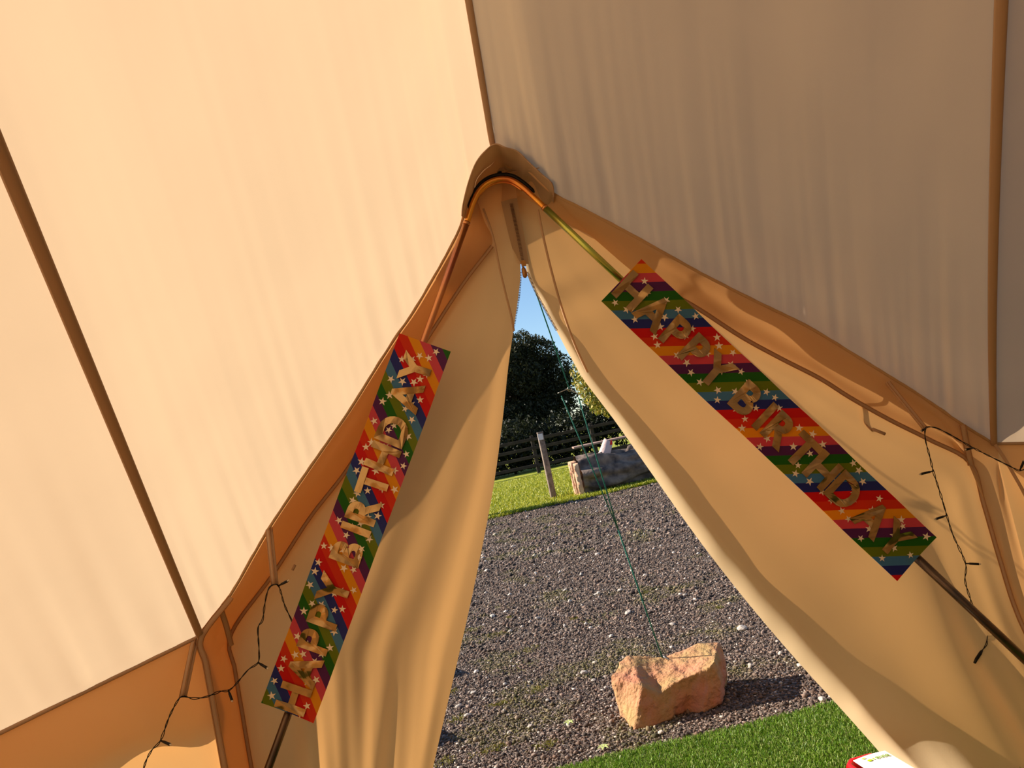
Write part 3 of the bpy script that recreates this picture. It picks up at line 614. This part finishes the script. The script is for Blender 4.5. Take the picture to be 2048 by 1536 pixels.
# moss and weeds in the gravel
tuft = [(940,1262,.16,.05),(1000,1268,.16,.04),(1150,1237,.07,.03),(1290,1186,.05,.03),(1438,1216,.05,.02),(1020,1235,.05,.03),(905,1385,.05,.03),(915,1440,.10,.03),(1000,1408,.12,.02),(985,1500,.15,.03),(1075,1380,.10,.03),(1095,1490,.12,.03),(890,1525,.10,.03),(1280,1330,.02,.02),(1060,1300,.12,.04)]
for i, (x, y, wx, wy) in enumerate(tuft):
    g = onz(x, y); n_ = int(700*wx/.1)
    f = lambda xx, r, g=g, wy=wy, wx=wx: g[1]+(rng.normal(0, 1, len(xx)))*wy*.8+(xx-g[0])*.15
    o = blades('moss_patch', n_, (g[0]-wx*.75, g[0]+wx*.75), f, .003, .007, .003, [srgb(128, 120, 36), srgb(146, 132, 60), srgb(88, 96, 26)], None, M_blade, 1.2, filt=lambda x, y, g=g, wx=wx: rng.uniform(0, 1, len(x)) < np.exp(-((x-g[0])/(wx*.38))**2)*(.35+1.4*np.array([max(0, nz(a*30, b*30, 7.)) for a, b in zip(x, y)])))
    tag(o, 'low patch of moss and weeds growing in the gravel', 'moss', 'moss patches in the gravel'); o['kind'] = 'stuff'
for x, y in ((1137,1443),(1206,1492)):
    g = onz(x, y, .02); V = []; Fc = []
    for k in range(6):
        a_ = k*1.05+.3; b0 = len(V); dx, dy = math.cos(a_), math.sin(a_); r_ = .026
        V += [(g[0], g[1], .012), (g[0]+dx*r_*.5-dy*.006, g[1]+dy*r_*.5+dx*.006, .022), (g[0]+dx*r_, g[1]+dy*r_, .016), (g[0]+dx*r_*.5+dy*.006, g[1]+dy*r_*.5-dx*.006, .022)]; Fc.append((b0, b0+1, b0+2, b0+3))
    o = link('weed', V, Fc, principled('weed_leaf', srgb(170, 180, 110), .6)); tag(o, 'tiny pale green rosette weed in the gravel, ' + ('left of the boulder' if x < 1200 else 'next to the turf edge'), 'weed')

# ------------------------------------------------------------------ BOULDER
FAC = []
for sd in (3, 12):
    rr_ = random.Random(sd); FAC.append([(Vector((rr_.gauss(0, 1), rr_.gauss(0, 1), rr_.gauss(0, 1))).normalized(), rr_.uniform(.82, 1.05)) for _ in range(14)])
def boulder(name, label, centre, L, D, Hh, seed, waist=.0, res=5):
    bm = bmesh.new(); bmesh.ops.create_icosphere(bm, subdivisions=res, radius=1)
    for v in bm.verts:
        c = v.co; m = max(abs(c.x)**1, abs(c.y), abs(c.z)); q = Vector(c)
        k = (abs(q.x)**5+abs(q.y)**5+abs(q.z)**5)**(-1/5.); q = q*k
        x = q.x; wz = 1-waist*math.exp(-((x-.12)/.38)**2); q.y *= 1-.55*waist*math.exp(-((x-.1)/.35)**2) - .10*(x > .2)*(x-.2)
        if q.z > 0: q.z *= wz + .10*max(0, -x)
        else: q.z *= 1-.28*sm((x+.1)/.8)
        for nn, dd in FAC[int(seed) % 2]:
            e_ = q.dot(nn)-dd
            if e_ > 0: q -= nn*e_*.88
        d = .06*nz(q.x, q.y, q.z, 1.3) + .05*nz(q.x+seed, q.y, q.z, 2.6) + .035*nz(q.x, q.y+seed, q.z, 6.) - .035*abs(nz(q.x, q.y, q.z+seed, 11.)) + .014*nz(q.x, q.y, q.z, 27.)
        q *= 1+d; 
        v.co = Vector((q.x*L/2, q.y*D/2, q.z*Hh/2))
    me = bpy.data.meshes.new(name); bm.to_mesh(me); bm.free()
    for p in me.polygons: p.use_smooth = True
    me.materials.append(M_rock); o = bpy.data.objects.new(name, me); C.objects.link(o); zmin = min(v.co.z for v in me.vertices); o.location = (centre[0], centre[1], -zmin-.008); tag(o, label, 'boulder'); return o
M_rock = principled('sandstone', srgb(164, 132, 86), .9, bump=1., bscale=34, vcol=srgb(182, 118, 92), vscale=7, detail=8)
def rope_boulder():
    ST = [((1238,1420,3.2),(1224,1352,3.2),(1240,1324,3.30)), ((1268,1461,3.075),(1284,1374,3.09),(1262,1311,3.32)), ((1305,1455,3.07),(1318,1390,3.085),(1300,1311,3.33)),
          ((1345,1437,3.09),(1348,1366,3.10),(1330,1315,3.33)), ((1368,1422,3.14),(1385,1350,3.12),(1360,1304,3.33)), ((1405,1424,3.10),(1420,1334,3.11),(1396,1289,3.34)),
          ((1440,1406,3.12),(1430,1322,3.13),(1436,1284,3.34)), ((1450,1385,3.22),(1447,1318,3.25),(1443,1290,3.33))]
    rings = []
    for fb, ft, bt in ST:
        a, b_, c_ = (Vector(at(*q)) for q in (fb, ft, bt)); a.z = max(a.z, -.01); d_ = Vector((c_.x-.01, c_.y+.03, -.012)); e_ = Vector((a.x, a.y+.05, -.012))
        R_ = []
        for p, q, n_ in ((a, b_, 16), (b_, c_, 20), (c_, d_, 12), (d_, e_, 8), (e_, a, 6)):
            for k in range(n_): R_.append(p.lerp(q, k/n_))
        rings.append(R_)
    m = len(rings[0]); V = []; n_s = 10
    cen = Vector(at(1335, 1375, 3.2)); rows = []
    for i in range(len(rings)-1):
        for k in range(n_s): rows.append([rings[i][j].lerp(rings[i+1][j], k/n_s) for j in range(m)])
    rows.append(rings[-1]); nr = len(rows)
    for e in range(1, 5): 
        pass
    def capd(row, sgn):
        c = sum(row, Vector())/len(row); return [[c.lerp(p, f)+Vector((sgn*.012*(1-f*f), 0, 0)) for p in row] for f in (.3, .6, .85)]
    rows = capd(rows[0], -1)+rows+capd(rows[-1], 1)[::-1]; nr = len(rows)
    for row in rows:
        for p in row:
            n_ = (p-cen); n_ = Vector((n_.x*.6, n_.y, n_.z)).normalized(); q = p*9
            d = .012*noise.noise(q*.8)+.008*noise.noise(q*2.1)+.0055*noise.noise(q*4.7)-.006*abs(noise.noise(q*3.+Vector((5, 1, 2))))+.0025*noise.noise(q*12)
            V.append(p+n_*d)
    Fc = [(i*m+j, i*m+(j+1) % m, (i+1)*m+(j+1) % m, (i+1)*m+j) for i in range(nr-1) for j in range(m)]+[tuple(range(m))[::-1], tuple((nr-1)*m+j for j in range(m))]
    base = Vector((cen.x, cen.y, 0)); o = link('boulder', [v-base for v in V], Fc, M_rock); o.location = base
    tag(o, 'pinkish sandstone boulder on the gravel with the green guy rope tied to it', 'boulder'); return o
rope_boulder()
sd3 = Vector((math.cos(SUN_AZ), -math.sin(SUN_AZ), 0))
for (tx, ty_), hh, lab in (((948, 1478), .36, 'sandstone boulder hidden behind the left door flap, nearest the turf'), ((954, 1345), .32, 'sandstone boulder hidden behind the left door flap, further from the turf'), ((945, 1249), .15, 'small stone block hidden behind the left door flap, furthest out')):
    g = Vector(onz(tx, ty_))-sd3*(hh/math.tan(SUN_EL)*.93+hh*.5); boulder('boulder', lab, (g.x, g.y), hh*1.2, hh*.8, hh, tx*.01, .05, 4)

# ------------------------------------------------------------------ GUY ROPE
g_top = np.array([.095, 2.40, 1.96]); g_bot = at(1324, 1312, 3.33)
gr = thing('guy_rope', 'green guy rope running from the tent apex down to the boulder', 'rope', tuple(g_bot))
def on_rope(px_, py_, near):           # point of the rope line seen at a pixel (solve for distance along it)
    best = None
    for t in np.linspace(0, 1, 600):
        p = g_top*(1-t)+g_bot*t; v = p-CP; z = v@cF; y = 768-FPX*(v@cU)/z
        if best is None or abs(y-py_) < best[0]: best = (abs(y-py_), t, p)
    return best
_, ts, ps = on_rope(0, 782, 0); _, tj, pj = on_rope(0, 1060, 0)
tube('rope', [g_top, ps], .0023, M_rope, gr, 8)
Ya = ps[1]; A1, A2 = at(1123, 792, Ya), at(1157, 795, Ya)
tube('rope', [A1, pj], .0023, M_rope, gr, 8); tube('rope', [A2, pj], .0023, M_rope, gr, 8); tube('rope', [pj, g_bot+np.array([0, 0, -.01])], .0030, M_rope, gr, 8)
a_ = at(1116, 787, Ya); b_ = at(1137, 779, Ya-.003); c_ = at(1162, 791, Ya); V = []; Fc = []
pts = crm([a_, (a_+b_)/2+np.array([0, 0, .001]), b_, (b_+c_)/2+np.array([0, 0, .001]), c_], 16)
for p in pts:
    for dy in (-.012, .012):
        for dz in (0, .0022): V.append(p+np.array([0, dy, dz]))
for i in range(15):
    q = i*4
    for f in ((0,4,5,1),(2,3,7,6),(0,2,6,4),(1,5,7,3)): Fc.append(tuple(q+k for k in f))
Fc += [(0,1,3,2),(60,62,63,61)]
link('tensioner', V, Fc, M_steel, gr); tube('tensioner_ring', [ps+np.array([.008*math.cos(k), 0, .006+.008*math.sin(k)]) for k in np.linspace(0, 6.28, 12)], .0016, M_steel, gr, 6)
tube('anchor_wire', [Vector(g_bot)+Vector((.0, .03, -.015)), Vector(g_bot)+Vector((0, -.005, .004)), Vector(g_bot)+Vector((.02, -.03, -.012))], .003, M_steel, gr, 6)

# ------------------------------------------------------------------ POSTS
def post(name, label, x, y, h, lean=0, cap=True, w_=.05):
    r = thing(name, label, 'post', (x, y, 0)); bbox('shaft', (x, y, h/2-.02), (w_, w_, h/2+.02), M_wood, r, .15, .008)
    if cap: bbox('number_plate', (x-.005, y-w_-.004, h-.07), (.046, .006, .055), M_white, r, .0, .002); bbox('post_top', (x, y, h+.008), (w_*1.05, w_*1.05, .012), M_wood, r, .15, .005)
pb = onz(1108, 998)
post('marker_post', 'square grey wooden post with a white plate standing on the lawn by the gravel', pb[0], pb[1], 1.2)
post('marker_post', 'dark wooden post at the gravel edge, just behind the left door flap', -.96, 12.95, 1.1, cap=False, w_=.12)

# ------------------------------------------------------------------ LOG
lg0 = onz(1195, 985); lx0 = .98; 
log = thing('felled_log', 'big weathered tree trunk section lying on the lawn behind the gravel', 'log', (1.6, 13.6, 0))
M_log = principled('dead_wood', srgb(140, 120, 106), .9, bump=1., bscale=9, vcol=srgb(66, 56, 54), vscale=5, detail=8)
M_cut = principled('cut_wood', srgb(226, 186, 148), .85, bump=.5, bscale=10, vcol=srgb(190, 140, 112), vscale=4, detail=6)
ax = Vector((1, .13, .0)).normalized(); sd_ = Vector((-ax.y, ax.x, 0)); nL, nA = 60, 72; V = []; Fc = []; c0 = Vector((.80, 13.45, .30)); LL = 1.55
for i in range(nL):
    t = i/(nL-1); tap = (.35-.04*t)*(1-.55*max(0, (t-.94)/.06)**2)
    for k in range(nA):
        a_ = 2*math.pi*k/nA; rr = tap*(1+.24*nz(math.cos(a_)*1.5, math.sin(a_)*1.5, t*2.2)+.22*nz(math.cos(a_)*3, math.sin(a_)*3, t*5.)+.05*math.sin(a_*9+3*nz(a_, t*3))+.03*nz(math.cos(a_)*14, math.sin(a_)*14, t*9))
        V.append(c0+ax*(LL*t)+sd_*math.cos(a_)*rr+Vector((0, 0, 1))*math.sin(a_)*rr*.95)
for i in range(nL-1):
    for k in range(nA): k2 = (k+1) % nA; Fc.append((i*nA+k, i*nA+k2, (i+1)*nA+k2, (i+1)*nA+k))
Fc.append(tuple((nL-1)*nA+k for k in range(nA))); link('bark_body', V, Fc, M_log, log)
# the rough pale end: slabs of split wood standing proud with cracks between
dirE = (-ax*.8+Vector((0, -.45, 0))).normalized()
for k, (h0, w1, dz, sx) in enumerate([(-.25, .085, .27, .03), (-.12, .055, .30, .05), (-.03, .05, .31, .06), (.075, .045, .30, .055), (.17, .06, .27, .03), (.255, .035, .2, .0)]):
    V = []; Fc = []; c = c0+sd_*h0-ax*.02
    for i in range(13):
        z = -dz+2*dz*i/12; wob = .015*nz(i*.4, k*3.1); wv_ = w1/2*math.sqrt(max(.15, 1-(z/dz)**2*.6))
        for sa, dp in ((-1, .0), (-.7, .05+sx), (.7, .05+sx), (1, 0)): V.append(c+sd_*(sa*wv_*.95+wob)-ax*(dp+.01*nz(i*.7, k*2, sa))+Vector((0, 0, z)))
    for i in range(12):
        for j in range(3): Fc.append((i*4+j, i*4+j+1, (i+1)*4+j+1, (i+1)*4+j))
    Fc += [(0,1,2,3), (48,51,50,49)]
    link('split_end', V, Fc, M_cut, log)
st = c0+ax*.50+Vector((0, -.05, .24))
s_o = tube('branch_stub', [st, st+Vector((.04, 0, .10)), st+Vector((.14, 0, .28)), st+Vector((.145, 0, .285))], [.13, .10, .085, .07], principled('pale_stub', srgb(200, 172, 165), .85, bump=.5, bscale=20), log, 14)
rp = st+Vector((.155, -.085, .235)); V = [rp+Vector((-.06, 0, -.02)), rp+Vector((.035, .01, -.03)), rp+Vector((.04, .01, .05)), rp+Vector((-.01, .0, .03))]; V += [v+Vector((0, .02, 0)) for v in V]
r_o = link('red_mark', V, [(0,1,2,3),(4,7,6,5),(0,4,5,1),(1,5,6,2),(2,6,7,3),(3,7,4,0)], M_red, None, False); r_o.parent = s_o; r_o['label'] = 'bright red painted patch'
tube('branch_stub', [st+Vector((-.08, -.08, -.02)), st+Vector((-.10, -.12, .07)), st+Vector((-.02, -.14, .10))], [.06, .05, .03], M_log, log, 10)
tube('branch_stub', [c0+ax*.95+Vector((0, -.02, .24)), c0+ax*1.0+Vector((.0, -.04, .33)), c0+ax*1.06+Vector((0, -.05, .36))], [.05, .05, .03], M_log, log, 10)

# ------------------------------------------------------------------ PICNIC TABLE
pt = thing('picnic_table', 'old wooden picnic table behind the log in front of the fence', 'table', (1.6, 16.8, 0))
M_top = principled('silvered_boards', srgb(158, 128, 116), .8, bump=.4, bscale=20)
for k in range(4): bbox('table_plank', (1.75, 16.45+k*.17, .74), (.75, .078, .018), M_top, pt, .0)
for yy in (16.0, 17.4): bbox('bench_plank', (1.75, yy, .44), (.75, .11, .018), M_fence, pt)
for xx in (1.2, 2.3):
    bbox('crossbar', (xx, 16.7, .42), (.025, .78, .04), M_fence, pt); bbox('crossbar', (xx, 16.7, .70), (.025, .34, .03), M_fence, pt)
    for s_ in (-1, 1):
        V = []; Fc = []; box_geo((xx+.03, 16.7+s_*.38, .36), (.02, 0, 0), (0, .05, 0), (0, -s_*.2, .355), V, Fc); link('leg', V, Fc, M_fence, pt, False)

# ------------------------------------------------------------------ FENCE
fc = thing('post_and_rail_fence', 'four-rail wooden fence darkened for shade, running across the lawn in front of the trees', 'fence', (0, 23.6, 0))
def fy(x): return 23.6+.045*x
px = np.arange(-9, 13.1, 1.85)
for i, x in enumerate(px):
    bbox('fence_post', (x, fy(x), .58), (.055, .05, .6), M_fence, fc, .04, .01)
    if i < len(px)-1:
        xm = (x+px[i+1])/2
        for z in (.26, .53, .80, 1.06): bbox('rail', (xm, fy(xm)-.065+random.uniform(-.01, .01), z+random.uniform(-.012, .012)), (.925, .018, .048), M_fence, fc, math.atan(.045), .006)

# ------------------------------------------------------------------ TREES
def leaves(name, cl, n, size, cols, parent, seed=0, droop=.0, mat=None):
    rg = np.random.default_rng(seed); cl = np.array(cl, float); wts = (cl[:, 3]*cl[:, 4]*cl[:, 5])**.67; idx = rg.choice(len(cl), n, p=wts/wts.sum()); c = cl[idx]
    d = rg.normal(0, 1, (n, 3)); d /= np.linalg.norm(d, axis=1)[:, None]; rad = rg.uniform(.45, 1, n)**.6*(1+.12*np.sin(d[:, 0]*9+d[:, 2]*7+idx))
    P = c[:, :3]+d*c[:, 3:6]*rad[:, None]; P[:, 2] = np.maximum(P[:, 2], .12)
    a = rg.normal(0, 1, (n, 3)); a[:, 2] -= droop; a /= np.linalg.norm(a, axis=1)[:, None]; b_ = np.cross(a, rg.normal(0, 1, (n, 3))); b_ /= np.linalg.norm(b_, axis=1)[:, None]
    s = size*rg.uniform(.6, 1.4, n)[:, None]; V = np.stack([P-a*s, P-b_*s*.42, P+a*s, P+b_*s*.42], 1)
    col = np.array(cols)[rg.integers(0, len(cols), n)]; col = np.repeat(col[:, None], 4, 1); col[..., :3] *= rg.uniform(.7, 1.25, (n, 1, 1))
    o = raw(name, V.reshape(-1, 3), np.arange(n*4).reshape(-1, 4), col.reshape(-1, 4), mat or M_leaf, parent); o['kind'] = 'stuff'; return o
def clump(cx, cy, cz, rx, ry, rz, k, r, seed):
    rg = random.Random(seed); out_ = []
    for i in range(k):
        d = Vector((rg.gauss(0, 1), rg.gauss(0, 1), rg.gauss(0, 1))).normalized()*rg.uniform(.5, 1)**.5; q = r*rg.uniform(.7, 1.3); out_.append((cx+d.x*rx, cy+d.y*ry, cz+d.z*rz, q, q, q*.8))
    return out_
def tree(name, label, x, y, cz, rx, ry, rz, k, r, n, size, cols, seed, droop=0, tr=.16):
    t_ = thing(name, label, 'tree', (x, y, 0)); cl = clump(x, y, cz, rx, ry, rz, k, r, seed)
    tube('trunk', [(x, y, -.1), (x+.05, y, cz*.4), (x-.05, y, cz), (x, y, cz+rz*.5)], [tr*1.4, tr, tr*.7, tr*.3], M_bark, t_, 10)
    rg = random.Random(seed+1)
    for i in range(min(9, len(cl))):
        q = cl[i*len(cl)//9]; z0 = rg.uniform(.5, .9)*cz; tube('branch', [(x, y, z0), ((x+q[0])/2, (y+q[1])/2, (z0+q[2])/2+.1), (q[0], q[1], q[2])], [tr*.5, tr*.35, tr*.12], M_bark, t_, 6)
    leaves('foliage', cl, n, size, cols, t_, seed, droop); return t_
DK = [srgb(44, 48, 26), srgb(54, 56, 30), srgb(36, 42, 24), srgb(66, 62, 36)]
tree('broadleaf_tree', 'large dark green tree behind the fence, its rounded top against the sky', -.15, 29.6, 2.95, 2.05, 1.5, 2.05, 44, .72, 80000, .06, DK, 5, tr=.22)
tree('broadleaf_tree', 'lower dark tree behind the fence, left of the tall one', -5.6, 29.2, 2.3, 2.2, 1.5, 1.5, 26, .75, 20000, .07, DK, 15, tr=.2)
YG = [srgb(150, 138, 44), srgb(116, 122, 40), srgb(188, 168, 78), srgb(92, 104, 34), srgb(170, 150, 84)]
tree('yellowing_tree', 'smaller leafy tree with yellow-green drooping leaves above the log', 2.7, 19.3, 2.15, .95, .8, .95, 24, .36, 9000, .055, YG, 9, 1.6, tr=.07)
hd = thing('hedge', 'dark dense hedge running along behind the fence', 'hedge', (0, 27, 0))
cl = []
rh = random.Random(4)
for i in range(70):
    x = -11+i*.36; cl.append((x, 25.9+rh.uniform(-.3, .3), rh.uniform(.5, 1.35), .75, .7, .8))
leaves('foliage', cl, 90000, .065, [srgb(36, 42, 22), srgb(46, 50, 28), srgb(30, 34, 20)], hd, 3)
V = []; Fc = []
for i in range(24): tube_geo([(-11+i*1.05, 25.9, 0), (-10.9+i*1.05, 25.9, .9), (-11.1+i*1.05, 25.95, 1.5)], [.05, .04, .02], 6, True, V, Fc)
o = link('stems', V, Fc, M_bark, hd); o['kind'] = 'stuff'

# ------------------------------------------------------------------ RED CASE AND LEAFLET
e0 = onz(1690, 1530, .14); tb = thing('red_bin', 'glossy red plastic bin on the turf mat at the right flap, under a leaflet', 'bin', (e0[0]+.06, e0[1]-.08, 0))
ux = Vector((.95, .12, 0)).normalized(); uy = Vector((-ux.y, ux.x, 0)); q0 = Vector(onz(1691, 1531, .14)); V = []; Fc = []
def Q(a, b, z): v = q0+ux*a-uy*b; return (v.x, v.y, z)
prof = [(.016, .013), (.008, .03), (.0, .135), (.004, .146), (.012, .146), (.018, .125)]
W_, D_ = .108, .20
for k, (ins, z) in enumerate(prof):
    rr = .02
    cs = [(ins+rr, ins), (W_-ins-rr, ins), (W_-ins, ins+rr), (W_-ins, D_-ins-rr), (W_-ins-rr, D_-ins), (ins+rr, D_-ins), (ins, D_-ins-rr), (ins, ins+rr)]
    for a_, b_ in cs: V.append(Q(a_, b_-.02, z))
for k in range(len(prof)-1):
    for j in range(8): j2 = (j+1) % 8; Fc.append((k*8+j, k*8+j2, (k+1)*8+j2, (k+1)*8+j))
Fc.append(tuple(range(8))[::-1]); Fc.append(tuple((len(prof)-1)*8+j for j in range(8)))
link('bin_body', V, Fc, M_red, tb)
l0, l1 = Vector(onz(1706, 1521, .15)), Vector(onz(1762, 1504, .15)); lx_ = (l1-l0).normalized(); ly_ = Vector((-lx_.y, lx_.x, 0)); N_ = 10; V = []; Fc = []
lf = thing('leaflet', 'white leaflet with green lettering lying on the red bin', 'leaflet', tuple(l0))
def LQ(a, b, h=0): v = l0+lx_*a-ly_*b; return (v.x, v.y, .150+.003*math.sin(a*30)*1+h)
for h in (0, -.0012):
    for i in range(N_+1):
        for j in range(N_+1): V.append(LQ(.098*j/N_, .15*i/N_, h))
for s_ in (0, 1):
    for i in range(N_):
        for j in range(N_):
            b0 = s_*(N_+1)**2+i*(N_+1)+j; f = (b0, b0+1, b0+N_+2, b0+N_+1); Fc.append(f if s_ else f[::-1])
link('paper', V, Fc, M_paper, lf)
def lowtext(s, size):
    cu = bpy.data.curves.new('t', 'FONT'); cu.body = s; cu.size = size; cu.offset = size*.02; cu.resolution_u = 4
    ob = bpy.data.objects.new('t', cu); C.objects.link(ob); dg = bpy.context.evaluated_depsgraph_get(); me = bpy.data.meshes.new_from_object(ob.evaluated_get(dg)); V = [v.co[:] for v in me.vertices]; Fc = [tuple(p.vertices) for p in me.polygons]
    bpy.data.objects.remove(ob); bpy.data.curves.remove(cu); bpy.data.meshes.remove(me); return V, Fc
tv, tf = lowtext('euse', .024)
link('green_lettering', [LQ(.049+x*.92, .036-y, .0022) for x, y, _ in tv], tf, M_gprint, lf, False)
V = []; Fc = []
for (cx, cy, rx, ry) in ((.024, .014, .006, .0025), (.031, .032, .007, .005), (.043, .031, .0025, .004)):
    b0 = len(V); V += [LQ(cx+rx*math.cos(k*.63), cy+ry*math.sin(k*.63), .0022) for k in range(10)]; Fc.append(tuple(b0+k for k in range(10)))
link('green_emblem', V, Fc, M_lime, lf, False)

# tent floor (out of view, bounces the light)
V = [(q[0], q[1], .003) for q in ring]; link('groundsheet', V, [tuple(range(len(V)))], principled('groundsheet', srgb(205, 186, 155), .9), tent, False)
# unify normals
for o in bpy.data.objects:
    if o.type == 'MESH' and len(o.data.polygons) < 30000 and o.name.split('.')[0] not in ('foliage',):
        bm = bmesh.new(); bm.from_mesh(o.data); bmesh.ops.recalc_face_normals(bm, faces=bm.faces); bm.to_mesh(o.data); bm.free()
